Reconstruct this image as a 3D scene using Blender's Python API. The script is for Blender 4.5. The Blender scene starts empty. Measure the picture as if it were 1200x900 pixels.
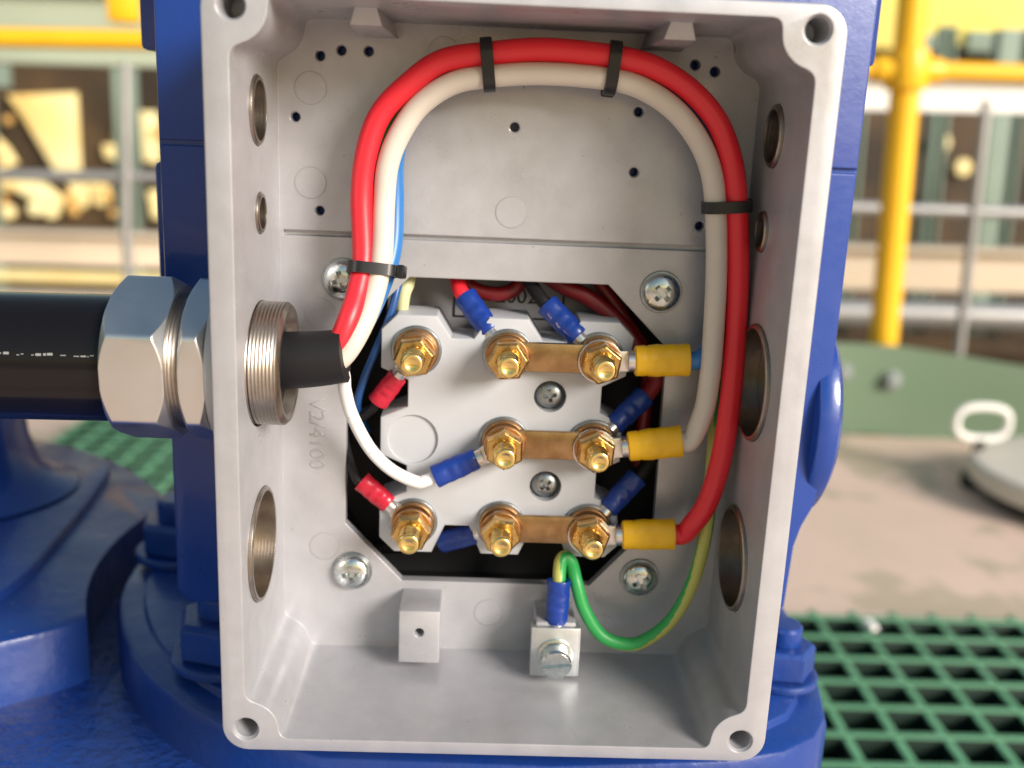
import bpy, bmesh, math, random
from mathutils import Vector, Matrix, Quaternion
random.seed(7)
S = 0.001                      # the script speaks millimetres
SC = bpy.context.scene
COL = SC.collection
PI = math.pi

# ------------------------------------------------------------------ camera
cam_d = bpy.data.cameras.new('camera'); cam = bpy.data.objects.new('camera', cam_d); COL.objects.link(cam)
pitch, roll, yaw = -0.2484, -0.0434, -0.0326
Rx = Matrix.Rotation(pitch, 3, 'X'); Ry = Matrix.Rotation(roll, 3, 'Y'); Rz = Matrix.Rotation(yaw, 3, 'Z')
A = Rz @ Rx @ Ry               # columns: right, forward, up
r_, f_, u_ = A.col[0], A.col[1], A.col[2]
m3 = Matrix((r_, u_, -f_)).transposed()
cam.matrix_world = Matrix.Translation(Vector((-9.03, -283.2, 79.27)) * S) @ m3.to_4x4()
cam_d.sensor_width = 36; cam_d.lens = 36
cam_d.clip_start = 0.01; cam_d.clip_end = 400
cam_d.dof.use_dof = True; cam_d.dof.focus_distance = 0.318; cam_d.dof.aperture_fstop = 7.5
SC.camera = cam

# ------------------------------------------------------------------ sky, sun, exposure
W = bpy.data.worlds.new('World'); SC.world = W; W.use_nodes = True
nt = W.node_tree; nt.nodes.clear()
out = nt.nodes.new('ShaderNodeOutputWorld'); bg = nt.nodes.new('ShaderNodeBackground')
sky = nt.nodes.new('ShaderNodeTexSky'); sky.sky_type = 'NISHITA'; sky.sun_disc = False
to_sun = Vector((0.66, -0.64, 0.40)).normalized()
sky.sun_elevation = math.asin(to_sun.z); sky.sun_rotation = math.atan2(to_sun.x, to_sun.y)
sky.air_density = 2.0; sky.dust_density = 1.0; sky.ozone_density = 1.5
bg.inputs['Strength'].default_value = 0.08
nt.links.new(sky.outputs[0], bg.inputs[0]); nt.links.new(bg.outputs[0], out.inputs[0])
sd = bpy.data.lights.new('sun', 'SUN'); sd.energy = 3.7; sd.angle = math.radians(22); sd.color = (1.0, 0.93, 0.86)
sun = bpy.data.objects.new('sun', sd); COL.objects.link(sun)
sun.rotation_euler = (-to_sun).to_track_quat('-Z', 'Y').to_euler()
SC.view_settings.view_transform = 'Standard'; SC.view_settings.look = 'None'
SC.view_settings.gamma = 1; SC.view_settings.use_curve_mapping = False
SC.view_settings.exposure = 0.58

# ------------------------------------------------------------------ materials
def mat(name, col, rough=0.5, metal=0.0, noise=None, bump=None, bevel=0.0, spec=0.5, coat=0.0, rvar=None, fine=None):
    """noise=(scale, amount, colour2); bump=(scale, strength, mm); rvar=(scale, amount)"""
    m = bpy.data.materials.new(name); m.use_nodes = True
    n = m.node_tree.nodes; l = m.node_tree.links; b = n['Principled BSDF']
    b.inputs['Base Color'].default_value = (*col, 1); b.inputs['Roughness'].default_value = rough
    b.inputs['Metallic'].default_value = metal; b.inputs['Specular IOR Level'].default_value = spec
    b.inputs['Coat Weight'].default_value = coat
    tc = n.new('ShaderNodeTexCoord'); co = tc.outputs['Object']
    def nz(scale, det=5, ro=.6):
        t = n.new('ShaderNodeTexNoise'); t.inputs['Scale'].default_value = scale
        t.inputs['Detail'].default_value = det; t.inputs['Roughness'].default_value = ro
        l.new(co, t.inputs['Vector']); return t
    last = None
    if noise:
        t = nz(noise[0]); rp = n.new('ShaderNodeMapRange'); rp.inputs[1].default_value = .38; rp.inputs[2].default_value = .68
        l.new(t.outputs['Fac'], rp.inputs[0])
        mx = n.new('ShaderNodeMix'); mx.data_type = 'RGBA'
        mu = n.new('ShaderNodeMath'); mu.operation = 'MULTIPLY'; mu.inputs[1].default_value = noise[1]
        l.new(rp.outputs[0], mu.inputs[0]); l.new(mu.outputs[0], mx.inputs['Factor'])
        mx.inputs['A'].default_value = (*col, 1); mx.inputs['B'].default_value = (*noise[2], 1)
        last = mx.outputs['Result']
    if fine:
        t = nz(fine[0], 3, .7); rp = n.new('ShaderNodeMapRange'); rp.inputs[1].default_value = fine[1]; rp.inputs[2].default_value = fine[1] + .05
        l.new(t.outputs['Fac'], rp.inputs[0]); mx = n.new('ShaderNodeMix'); mx.data_type = 'RGBA'
        l.new(rp.outputs[0], mx.inputs['Factor'])
        if last: l.new(last, mx.inputs['A'])
        else: mx.inputs['A'].default_value = (*col, 1)
        mx.inputs['B'].default_value = (*fine[2], 1); last = mx.outputs['Result']
    if last: l.new(last, b.inputs['Base Color'])
    if rvar:
        t = nz(rvar[0], 6); rp = n.new('ShaderNodeMapRange'); rp.inputs[1].default_value = .3; rp.inputs[2].default_value = .7
        rp.inputs[3].default_value = max(.03, rough - rvar[1]); rp.inputs[4].default_value = min(1, rough + rvar[1])
        l.new(t.outputs['Fac'], rp.inputs[0]); l.new(rp.outputs[0], b.inputs['Roughness'])
    nrm = None
    if bevel:
        bv = n.new('ShaderNodeBevel'); bv.samples = 4; bv.inputs['Radius'].default_value = bevel * S; nrm = bv.outputs[0]
    if bump:
        t = nz(bump[0], 4); bp = n.new('ShaderNodeBump'); bp.inputs['Strength'].default_value = bump[1]
        bp.inputs['Distance'].default_value = bump[2] * S
        l.new(t.outputs['Fac'], bp.inputs['Height'])
        if nrm: l.new(nrm, bp.inputs['Normal'])
        nrm = bp.outputs[0]
    if nrm: l.new(nrm, b.inputs['Normal'])
    return m

MT = {}
MT['alu'] = mat('cast_aluminium', (.455, .453, .478), .40, .36, (120, .42, (.36, .358, .378)), (1100, .22, .14), .7, rvar=(45, .16), fine=(330, .69, (.31, .307, .315)))
MT['steel'] = mat('zinc_plated_steel', (.66, .69, .68), .22, 1.0, (500, .5, (.48, .52, .50)), (300, .2, .2), .25, rvar=(400, .12))
MT['zinc'] = mat('dull_zinc', (.62, .64, .64), .42, .85, (200, .6, (.44, .46, .46)), (300, .2, .2), .25)
MT['dsteel'] = mat('dull_steel', (.38, .41, .43), .36, 1.0, (500, .5, (.22, .25, .27)), (300, .2, .2), .25)
MT['nickel'] = mat('nickel_plated_brass', (.74, .73, .72), .36, 1.0, (40, .4, (.64, .62, .60)), None, .6, rvar=(60, .06))
MT['thread'] = mat('worn_thread_metal', (.40, .36, .32), .34, 1.0, (150, .6, (.26, .20, .14)), None, .15)
MT['brass'] = mat('brass', (.92, .68, .25), .24, 1.0, (300, .6, (.78, .55, .19)), (500, .12, .15), .3, rvar=(300, .1))
MT['nutbrass'] = mat('bronzed_brass', (.70, .46, .17), .29, 1.0, (220, .8, (.48, .28, .10)), (500, .12, .15), .3, rvar=(300, .1))
MT['link'] = mat('tarnished_brass', (.46, .29, .14), .30, 1.0, (160, .8, (.27, .155, .07)), (400, .1, .1), .25)
MT['copper'] = mat('copper_brass_washer', (.50, .28, .13), .36, 1.0, (250, .6, (.36, .20, .09)), None, .25)
MT['tin'] = mat('tinned_copper', (.74, .71, .68), .30, 1.0, (300, .4, (.58, .55, .52)), (400, .15, .2), .3)
MT['board'] = mat('white_moulding', (.47, .48, .505), .42, 0, (50, .5, (.41, .42, .45)), (500, .10, .15), .5)
MT['red'] = mat('red_insulation', (.78, .020, .036), .38, 0, (60, .3, (.68, .014, .026)), (700, .12, .15))
MT['white'] = mat('cream_insulation', (.64, .58, .51), .42, 0, (60, .35, (.56, .50, .43)), (700, .12, .15))
MT['thinwhite'] = mat('white_printed_insulation', (.80, .80, .80), .40, 0, None, None, 0, fine=(430, .655, (.10, .10, .12)))
MT['blue'] = mat('blue_insulation', (.03, .17, .46), .34, 0, (80, .3, (.02, .11, .36)))
MT['navy'] = mat('navy_insulation', (.012, .07, .24), .36)
MT['darkred'] = mat('dark_red_insulation', (.19, .008, .012), .42)
MT['blackw'] = mat('black_insulation', (.008, .0075, .008), .55, spec=.3)
MT['green'] = mat('green_insulation', (.03, .36, .085), .40, 0, (60, .3, (.02, .28, .06)))
MT['yellowstripe'] = mat('yellow_insulation', (.50, .50, .12), .42)
MT['pale'] = mat('pale_yellow_sleeve', (.60, .60, .33), .5)
MT['sl_y'] = mat('yellow_nylon_sleeve', (.86, .50, .008), .34, 0, (120, .5, (.78, .40, .006)), (350, .2, .3))
MT['sl_b'] = mat('blue_nylon_sleeve', (.007, .038, .26), .30, 0, (150, .4, (.006, .030, .20)), (350, .2, .3))
MT['sl_r'] = mat('red_nylon_sleeve', (.50, .012, .035), .28, 0, (150, .4, (.38, .01, .03)), (350, .2, .3))
MT['tie'] = mat('black_nylon', (.010, .010, .011), .32)
MT['sheath'] = mat('inner_sheath_rubber', (.013, .012, .014), .5, 0, (90, .4, (.02, .019, .021)), (500, .2, .3), spec=.25)
MT['jacket'] = mat('black_cable_jacket', (.007, .006, .007), .16, 0, None, (140, .08, .3), spec=.32)
MT['print'] = mat('white_print', (.26, .26, .26), .5)
MT['gasket'] = mat('matt_black', (.009, .008, .009), .7)
MT['floorgrey'] = mat('grey_casting', (.30, .29, .30), .55, 0, (70, .5, (.24, .235, .24)), (300, .3, .3), .4)
MT['motor'] = mat('blue_motor_paint', (.005, .042, .25), .32, 0, (30, .45, (.012, .048, .27)), (260, .18, .5), .9, coat=.25, rvar=(60, .08))
MT['gear'] = mat('blue_cast_paint', (.006, .044, .25), .36, 0, (26, .6, (.022, .048, .20)), (120, .55, .9), 1.2, coat=.2, rvar=(50, .10), fine=(170, .71, (.16, .17, .26)))
MT['gearcase'] = mat('rough_blue_casting', (.006, .044, .25), .34, 0, (26, .6, (.022, .048, .20)), (150, .9, 2.6), 1.2, coat=.2, rvar=(50, .10), fine=(170, .70, (.12, .14, .24)))
MT['yrail'] = mat('yellow_safety_paint', (.90, .50, .014), .40, 0, (12, .4, (.86, .42, .012)))
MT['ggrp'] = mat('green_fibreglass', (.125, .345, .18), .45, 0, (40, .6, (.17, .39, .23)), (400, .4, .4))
MT['ggrpshade'] = mat('green_fibreglass_shaded', (.004, .020, .011), .6, 0, (40, .5, (.006, .028, .015)))  # shade of the grating cells put into the flank colour
MT['gpaint'] = mat('green_painted_steel', (.145, .215, .135), .5, 0, (8, .5, (.165, .23, .15)), (90, .2, .6))
MT['concrete'] = mat('stained_concrete', (.84, .61, .49), .75, 0, (5, .7, (.72, .54, .41)), (60, .3, 1.5), fine=(4.0, .545, (.58, .46, .33)))
MT['ground'] = mat('dusty_ground', (.30, .25, .20), .9, 0, (.6, .6, (.22, .18, .14)))
MT['lid'] = mat('grey_hatch_paint', (.62, .57, .49), .5, 0, (14, .5, (.54, .50, .43)))
MT['rubber_shade'] = mat('dark_rubber_and_shade', (.03, .028, .026), .7)  # also colours the shade under the gratings and in the gland bore
MT['galv'] = mat('galvanised_steel', (.42, .41, .40), .45, .5, (30, .4, (.34, .33, .33)))
MT['gbolt'] = mat('grey_bolt_steel', (.30, .33, .33), .4, .6)
MT['beamgreen'] = mat('pale_green_steel', (.40, .44, .33), .55, 0, (4, .4, (.34, .38, .29)))
MT['beamwhite'] = mat('white_steel', (.86, .83, .78), .6)
MT['beambeige'] = mat('beige_steel', (.74, .62, .48), .6, 0, (3, .4, (.66, .54, .41)))
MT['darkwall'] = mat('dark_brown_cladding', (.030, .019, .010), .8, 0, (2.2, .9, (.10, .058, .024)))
MT['lit'] = mat('pale_yellow_sunlit', (.97, .84, .44), .8, 0, (2.4, .9, (.95, .66, .22)))  # sunlight on the far background put into the colour, next two likewise
MT['litorange'] = mat('orange_sunlit', (.80, .48, .14), .8, 0, (4, .8, (.60, .34, .10)))
MT['lity'] = mat('bright_yellow_sunlit', (.93, .80, .16), .8, 0, (2, .8, (.90, .66, .22)))
MT['colgreen'] = mat('grey_green_column', (.26, .33, .26), .6, 0, (3, .5, (.20, .25, .20)))
MT['bluepipe'] = mat('blue_grey_tube', (.20, .30, .48), .5)

# ------------------------------------------------------------------ geometry helpers (mm)
def AX(o, d, up='Y'):
    q = Vector(d).normalized().to_track_quat('Z', up)
    return Matrix.Translation(Vector(o)) @ q.to_matrix().to_4x4()
class G:
    def __init__(s): s.v = []; s.f = []; s.m = []
    def add(s, v, f, mi=0, M=None):
        b = len(s.v)
        s.v += [(M @ Vector(p))[:] for p in v] if M is not None else [tuple(p) for p in v]
        s.f += [tuple(i + b for i in q) for q in f]; s.m += [mi] * len(f)
    def addbm(s, bm, mi=0, M=None):
        bm.verts.index_update()
        s.add([v.co[:] for v in bm.verts], [[v.index for v in f.verts] for f in bm.faces], mi, M); bm.free()
    def box(s, c, d, bev=0, mi=0, M=None, seg=2):
        bm = bmesh.new(); bmesh.ops.create_cube(bm, size=1)
        for v in bm.verts: v.co = Vector((v.co.x * d[0], v.co.y * d[1], v.co.z * d[2]))
        if bev: bmesh.ops.bevel(bm, geom=bm.edges[:], offset=bev, segments=seg, affect='EDGES', profile=.5)
        T = Matrix.Translation(Vector(c)); s.addbm(bm, mi, (M @ T) if M is not None else T)
    def prism(s, poly, y0, y1, bev=0, mi=0, M=None, front_only=True):
        """poly in (x, z), counter-clockwise seen from -y; extruded y0 -> y1"""
        bm = bmesh.new(); n = len(poly)
        a = [bm.verts.new((x, y0, z)) for x, z in poly]; b = [bm.verts.new((x, y1, z)) for x, z in poly]
        ff = bm.faces.new(a); bm.faces.new(b[::-1])
        for i in range(n): bm.faces.new((a[i], b[i], b[(i + 1) % n], a[(i + 1) % n]))
        bmesh.ops.recalc_face_normals(bm, faces=bm.faces[:])
        if bev: bmesh.ops.bevel(bm, geom=list(ff.edges), offset=bev, segments=2, affect='EDGES', profile=.5)
        s.addbm(bm, mi, M)
    def lathe(s, prof, M=None, n=32, mi=0, a0=0):
        v = []; f = []; idx = []
        for r, h in prof:
            if r < 1e-6: idx.append([len(v)]); v.append((0, 0, h))
            else:
                idx.append(list(range(len(v), len(v) + n)))
                v += [(r * math.cos(a0 + 2 * PI * i / n), r * math.sin(a0 + 2 * PI * i / n), h) for i in range(n)]
        for A_, B_ in zip(idx, idx[1:]):
            for i in range(n):
                j = (i + 1) % n
                if len(A_) == 1 and len(B_) == 1: continue
                if len(A_) == 1: f.append((A_[0], B_[j], B_[i]))
                elif len(B_) == 1: f.append((A_[i], A_[j], B_[0]))
                else: f.append((A_[i], A_[j], B_[j], B_[i]))
        s.add(v, f, mi, M)
    def tube(s, pts, r, n=14, sub=6, mi=0, cap=True, stripe=None, flat=1.0):
        P = catmull([Vector(p) for p in pts], sub) if sub > 1 else [Vector(p) for p in pts]
        T = [(P[min(i + 1, len(P) - 1)] - P[max(i - 1, 0)]).normalized() for i in range(len(P))]
        N = T[0].cross(Vector((.13, 1, .21))).normalized(); v = []; f = []; ms = []
        for i, (p, t) in enumerate(zip(P, T)):
            N = (N - t * N.dot(t)).normalized(); Bn = t.cross(N)
            rr = r(i / (len(P) - 1)) if callable(r) else r
            for k in range(n):
                a = 2 * PI * k / n; v.append((p + N * math.cos(a) * rr + Bn * math.sin(a) * rr * flat)[:])
        for i in range(len(P) - 1):
            for k in range(n):
                j = (k + 1) % n
                f.append((i * n + k, i * n + j, (i + 1) * n + j, (i + 1) * n + k))
                ms.append(1 if stripe and ((k + i * stripe[1] + stripe[2]) % n) / n < stripe[0] else mi)
        if cap:
            f.append(tuple(range(n))[::-1]); f.append(tuple(range((len(P) - 1) * n, len(P) * n))); ms += [mi, mi]
        b = len(s.v); s.v += v; s.f += [tuple(i + b for i in q) for q in f]; s.m += ms
    def cyl(s, a, b, r, n=24, bev=0, mi=0):
        a = Vector(a); b = Vector(b); h = (b - a).length; bev = bev or min(r, h) * .04
        s.lathe([(0, 0), (r - bev, 0), (r, bev), (r, h - bev), (r - bev, h), (0, h)], AX(a, b - a), n, mi)
    def mesh(s, name, smooth=35):
        me = bpy.data.meshes.new(name)
        me.from_pydata([(a * S, b * S, c * S) for a, b, c in s.v], [], s.f)
        for p, i in zip(me.polygons, s.m): p.material_index = i
        bm = bmesh.new(); bm.from_mesh(me); bmesh.ops.recalc_face_normals(bm, faces=bm.faces[:]); bm.to_mesh(me); bm.free()
        finish(me, smooth); return me
def finish(me, smooth=35):
    me.shade_smooth()
    if smooth is not None: me.set_sharp_from_angle(angle=math.radians(smooth))
def catmull(P, sub):
    Q = [P[0] * 2 - P[1]] + P + [P[-1] * 2 - P[-2]]; o = []
    for i in range(1, len(Q) - 2):
        a, b, c, d = Q[i - 1:i + 3]
        for k in range(sub):
            t = k / sub
            o.append(.5 * ((2 * b) + (c - a) * t + (2 * a - 5 * b + 4 * c - d) * t * t + (3 * b - a - 3 * c + d) * t ** 3))
    o.append(P[-1]); return o
WM = {}
def empty(name, loc, label, cat, group=None):
    o = bpy.data.objects.new(name, None); COL.objects.link(o); o.empty_display_size = .01
    o.location = Vector(loc) * S; WM[o.name] = Matrix.Translation(Vector(loc) * S)
    o['label'] = label; o['category'] = cat
    if group: o['group'] = group
    return o
def link(name, me, mats, parent=None, M=None, label=None):
    """M: world matrix in mm"""
    o = bpy.data.objects.new(name, me); COL.objects.link(o)
    if not me.materials:
        for k in (mats if isinstance(mats, (list, tuple)) else [mats]): me.materials.append(MT[k])
    Mw = Matrix.Identity(4)
    if M is not None: Mw = M.copy(); Mw.translation = Mw.translation * S
    WM[o.name] = Mw
    if parent: o.parent = parent; o.matrix_basis = WM[parent.name].inverted() @ Mw
    else: o.matrix_basis = Mw
    if label: o['label'] = label
    return o
def tag(o, label, cat, group=None):
    o['label'] = label; o['category'] = cat
    if group: o['group'] = group
    return o
def struct(o): o['kind'] = 'structure'; return o
def boolean(me, cutters, op='DIFFERENCE'):
    t = bpy.data.objects.new('t', me); COL.objects.link(t); tmp = [t]
    for c in cutters:
        co = bpy.data.objects.new('c', c); COL.objects.link(co); tmp.append(co)
        md = t.modifiers.new('b', 'BOOLEAN'); md.operation = op; md.solver = 'EXACT'; md.object = co
    bpy.context.view_layer.update()
    r = bpy.data.meshes.new_from_object(t.evaluated_get(bpy.context.evaluated_depsgraph_get()))
    for o in tmp: bpy.data.objects.remove(o)
    finish(r); return r
def text_mesh(body, size, ext):
    c = bpy.data.curves.new('txt', 'FONT'); c.body = body; c.size = size * S; c.extrude = ext * S
    c.align_x = 'CENTER'; c.align_y = 'CENTER'; c.resolution_u = 3
    t = bpy.data.objects.new('t', c); COL.objects.link(t); bpy.context.view_layer.update()
    r = bpy.data.meshes.new_from_object(t.evaluated_get(bpy.context.evaluated_depsgraph_get()))
    bpy.data.objects.remove(t); return r
def rrect(w0, w1, z0, z1, r, n=8):
    p = []
    for cx, cz, a in ((w1 - r, z1 - r, 0), (w0 + r, z1 - r, 90), (w0 + r, z0 + r, 180), (w1 - r, z0 + r, 270)):
        p += [(cx + r * math.cos(math.radians(a + 90 * k / n)), cz + r * math.sin(math.radians(a + 90 * k / n))) for k in range(n + 1)]
    return p
YM = AX((0, 0, 0), (0, -1, 0))          # local z -> towards the viewer
def at(x, y, z): return AX((x, y, z), (0, -1, 0))

# ================================================================== SETTING
g = G(); g.add([(-60000, -60000, -1600), (60000, -60000, -1600), (60000, 60000, -1600), (-60000, 60000, -1600)], [(0, 1, 2, 3)])
struct(link('ground', g.mesh('ground'), 'ground'))
# concrete deck the machine stands on, ending at the green ring plate
g = G(); g.box((0, -500, -520), (5200, 4090, 120), 6)
struct(link('concrete_deck', g.mesh('deck'), 'concrete'))

# ================================================================== TERMINAL BOX
box = empty('terminal_box', (0, 60, -113), 'open grey cast aluminium terminal box bolted to the blue motor', 'terminal box')
HX, HZ, HR = 77.0, 106.0, 9.4
def cavity(xl, xr, zt, zb, N=420):
    cx, cz = (xl + xr) / 2, (zt + zb) / 2; hx, hz = (xr - xl) / 2, (zt - zb) / 2
    def s(x, z):
        d = min(hx - abs(x - cx), hz - abs(z - cz))
        e = math.hypot(abs(x) - HX, abs(z) - HZ) - HR; k = 4.0
        h = max(k - abs(d - e), 0) / k
        return min(d, e) - h * h * k * .25
    p = []
    corner = math.atan2(hz, hx)
    angs = []
    for q in range(4):
        base = [corner, PI - corner, PI + corner, 2 * PI - corner][q]
        angs += [base + (-.16 + .32 * i / 72) for i in range(73)]
    angs = sorted(a % (2 * PI) for a in angs)
    for a in angs:
        lo, hi = 30, 200
        for _ in range(40):
            m = (lo + hi) / 2
            if s(m * math.cos(a), m * math.sin(a)) > 0: lo = m
            else: hi = m
        p.append((lo * math.cos(a), lo * math.sin(a)))
    return p
def loft(pa, ya, pb, yb):
    g = G(); n = len(pa)
    v = [(x, ya, z) for x, z in pa] + [(x, yb, z) for x, z in pb]
    f = [tuple(range(n)), tuple(range(2 * n - 1, n - 1, -1))] + [(i, n + i, n + (i + 1) % n, (i + 1) % n) for i in range(n)]
    g.add(v, f); return g.mesh('loft')
g = G(); g.prism(rrect(-85, 85, -113.4, 113.4, 8), 0, 60, .6)
house = g.mesh('housing')
fa = cavity(-77.8, 77.7, 109.4, -109.0); ba = cavity(-76.4, 77.2, 108.6, -107.2)
# extend the front of the cutter a little past the rim
cut1 = loft([(x, z) for x, z in fa], -.05, ba, 56)
g = G(); g.prism([(-33.5, 28.6), (32.8, 28.6), (54.2, 7.5), (54.6, -56), (33, -80.8), (-34.5, -80.8), (-54.6, -59.5), (-54.2, 7.5)][::-1], 50, 66)
cut2 = g.mesh('win')
g = G()
for x, z in ((-77, 106.2), (77, 106.8), (77, -106.1), (-77.6, -106)):
    g.lathe([(0, -1), (4.0, -1), (3.9, .2), (3.3, 1.0), (3.3, 14), (0, 16)], AX((x, 0, z), (0, 1, 0)), 28)
small_holes = [(-62.9, 97.6), (-56.2, 99.5), (-47.6, 99.6), (-70.8, 78.6), (-63.1, 49.2), (-.7, 78.3), (39, 84.8), (38.8, 65.7), (61.8, 49.2), (-38.3, 65.8), (55.9, 99.9), (62.4, 98.1)]
for x, z in small_holes: g.lathe([(0, -1), (1.75, -1), (1.75, .1), (1.45, .5), (1.4, 6.6), (0, 7.0)], AX((x, 56, z), (0, 1, 0)), 16)
cut3 = g.mesh('holes')
g = G(); g.box((0, 56.4, 41.8), (150, 4.0, 1.8), .3)       # the casting's cross groove
LH = [(-1, 29.7, 80, 10.2), (-1, 31, 50, 6.3), (-1, 28, 4, 19.6), (-1, 25.5, -55, 18.6)]
RH = [(1, 33, 79, 9.4), (1, 36, 50, 6.4), (1, 29, 3.3, 18.6), (1, 31.5, -57.5, 17.6)]
for sx, y, z, r in LH + RH: g.cyl((sx * 74, y, z), (sx * 90, y, z), r, 48)
cut4 = g.mesh('sideholes')
house = boolean(house, [cut1, cut2, cut3, cut4])
housing = link('housing', house, 'alu', box)
# moulding marks on the back wall
em = G(); em.lathe([(0, 0), (5.2, 0), (5.2, .09), (0, .09)], None, 40); em = em.mesh('ejector_mark', 5)
for x, z in ((-65.9, 87.7), (-66.1, 58.1), (-.7, 51.2), (-63.2, 15.3), (-62.1, -68.6), (-3, -92.6), (38.5, -97.1), (-24, 100.0)):
    link('ejector_mark', em, 'alu', box, at(x, 56.0, z))
# embossed casting number, running down the left of the back wall
t = text_mesh('V2/4100', 7.6, .14)
link('embossed_number', t, 'alu', box, Matrix.Translation((-64.6, 56.0, -27)) @ Matrix.Rotation(PI / 2, 4, 'X') @ Matrix.Rotation(-PI / 2, 4, 'Z'))
# trapezoid lugs under the top wall
for x in (-44.6, 44.4):
    g = G()
    v = [(x - 3.0, 21, 109.6), (x + 3.0, 21, 109.6), (x + 4.6, 56.2, 109.6), (x - 4.6, 56.2, 109.6), (x - 4.6, 22, 104.4), (x + 4.6, 22, 104.4), (x + 6.4, 56.2, 103.6), (x - 6.4, 56.2, 103.6)]
    g.add(v, [(0, 1, 2, 3), (4, 7, 6, 5), (0, 4, 5, 1), (1, 5, 6, 2), (2, 6, 7, 3), (3, 7, 4, 0)])
    link('moulded_lug', g.mesh('lug'), 'alu', box)
# drilled block low on the back wall
g = G(); g.box((-26.8, 47.2, -93.6), (14.2, 18.2, 19.6), .5); blk = g.mesh('block')
g = G(); g.lathe([(0, -1), (1.9, -1), (1.6, .4), (1.5, 9), (0, 10)], AX((-26.8, 38.1, -91.8), (0, 1, 0)), 20)
link('drilled_block', boolean(blk, [g.mesh('c')]), 'alu', box)
# earth terminal: block, bent clamp, bolt
g = G(); g.box((20.3, 47.6, -96.4), (13.8, 17.4, 19.0), .5)
ear = link('earth_terminal', g.mesh('earth_block'), 'alu', box)
g = G(); g.box((20.4, 37.9, -97.4), (15.6, 1.6, 18.6), .6); g.box((12.6, 39.6, -97.4), (1.5, 4.6, 18.6), .5); g.box((28.2, 39.6, -97.4), (1.5, 4.6, 18.6), .5)
g.box((20.4, 40.8, -88.8), (15.6, 6, 1.5), .5)
link('clamp_plate', g.mesh('clamp'), 'zinc', ear)
g = G(); M = at(20.4, 37.2, -98.4)
g.lathe([(0, 0), (6.3, 0), (6.3, 1.0), (5.6, 1.3), (0, 1.3)], M, 32)
link('washer', g.mesh('ewasher'), 'steel', ear)
g = G(); g.lathe([(0, 1.3), (5.0, 1.3), (5.3, 1.7), (5.3, 6.6), (4.7, 7.4), (0, 7.5)], M, 32); hb = g.mesh('ebolt')
g = G(); g.box((0, 0, 7.4), (11.5, 1.2, 1.9), 0, 0, M @ Matrix.Rotation(.12, 4, 'Z'))
link('bolt', boolean(hb, [g.mesh('c')]), 'steel', ear)
# cross-head fixing screws
def screw_mesh(r, h):
    g = G(); pr = [(0, -.5), (r, -.5), (r, h * .22)]
    for k in range(1, 7): a = k / 6 * PI / 2; pr.append((r * math.cos(a) ** .75 if k < 6 else 0, h * .22 + h * .78 * math.sin(a)))
    g.lathe(pr, None, 36); m = g.mesh('screw'); c = []
    for q in (0, 1):
        g = G(); v = []
        w, L, l0 = r * .13, r * .62, r * .30
        for (hh, ll) in ((h * 1.3, L), (h * .32, l0)):
            v += [(-ll, -w, hh), (ll, -w, hh), (ll, w, hh), (-ll, w, hh)]
        g.add(v, [(0, 1, 2, 3), (7, 6, 5, 4), (0, 4, 5, 1), (1, 5, 6, 2), (2, 6, 7, 3), (3, 7, 4, 0)], 0, Matrix.Rotation(q * PI / 2, 4, 'Z'))
        c.append(g.mesh('c'))
    return boolean(m, c)
scm = screw_mesh(6.4, 3.6)
wsm = G(); wsm.lathe([(0, 0), (7.1, 0), (7.1, .5), (6.9, .8), (0, .8)], None, 36); wsm = wsm.mesh('wash')
for x, z, a in ((-55.6, 27.1, .3), (50.6, 26.9, .75), (50.9, -76.8, .5), (-52.1, -77.5, .15)):
    o = link('fixing_screw', scm, 'steel', box, at(x, 55.2, z) @ Matrix.Rotation(a, 4, 'Z'))
    link('washer', wsm, 'dsteel', o, at(x, 55.98, z))
# threaded plugs closing the side entries
def plug_mesh(r):
    g = G(); pr = [(r - .15, 0), (r - .15, 8.6), (r - .6, 9.0), (r - 1.5, 9.0)]
    h = 8.8
    while h > 2.2: pr += [(r - 1.5, h), (r - 1.58, h - .5), (r - 1.5, h - 1.0)]; h -= 1.1
    pr += [(r - 1.9, 1.6), (0, 1.4)]
    g.lathe(pr, None, 56); return g.mesh('plug')
for sx, y, z, r in LH + RH:
    if (sx, z) == (-1, 4): continue
    link('threaded_plug', plug_mesh(r), 'thread', box, AX((sx * 85.2, y, z), (-sx, 0, 0)))

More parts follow.
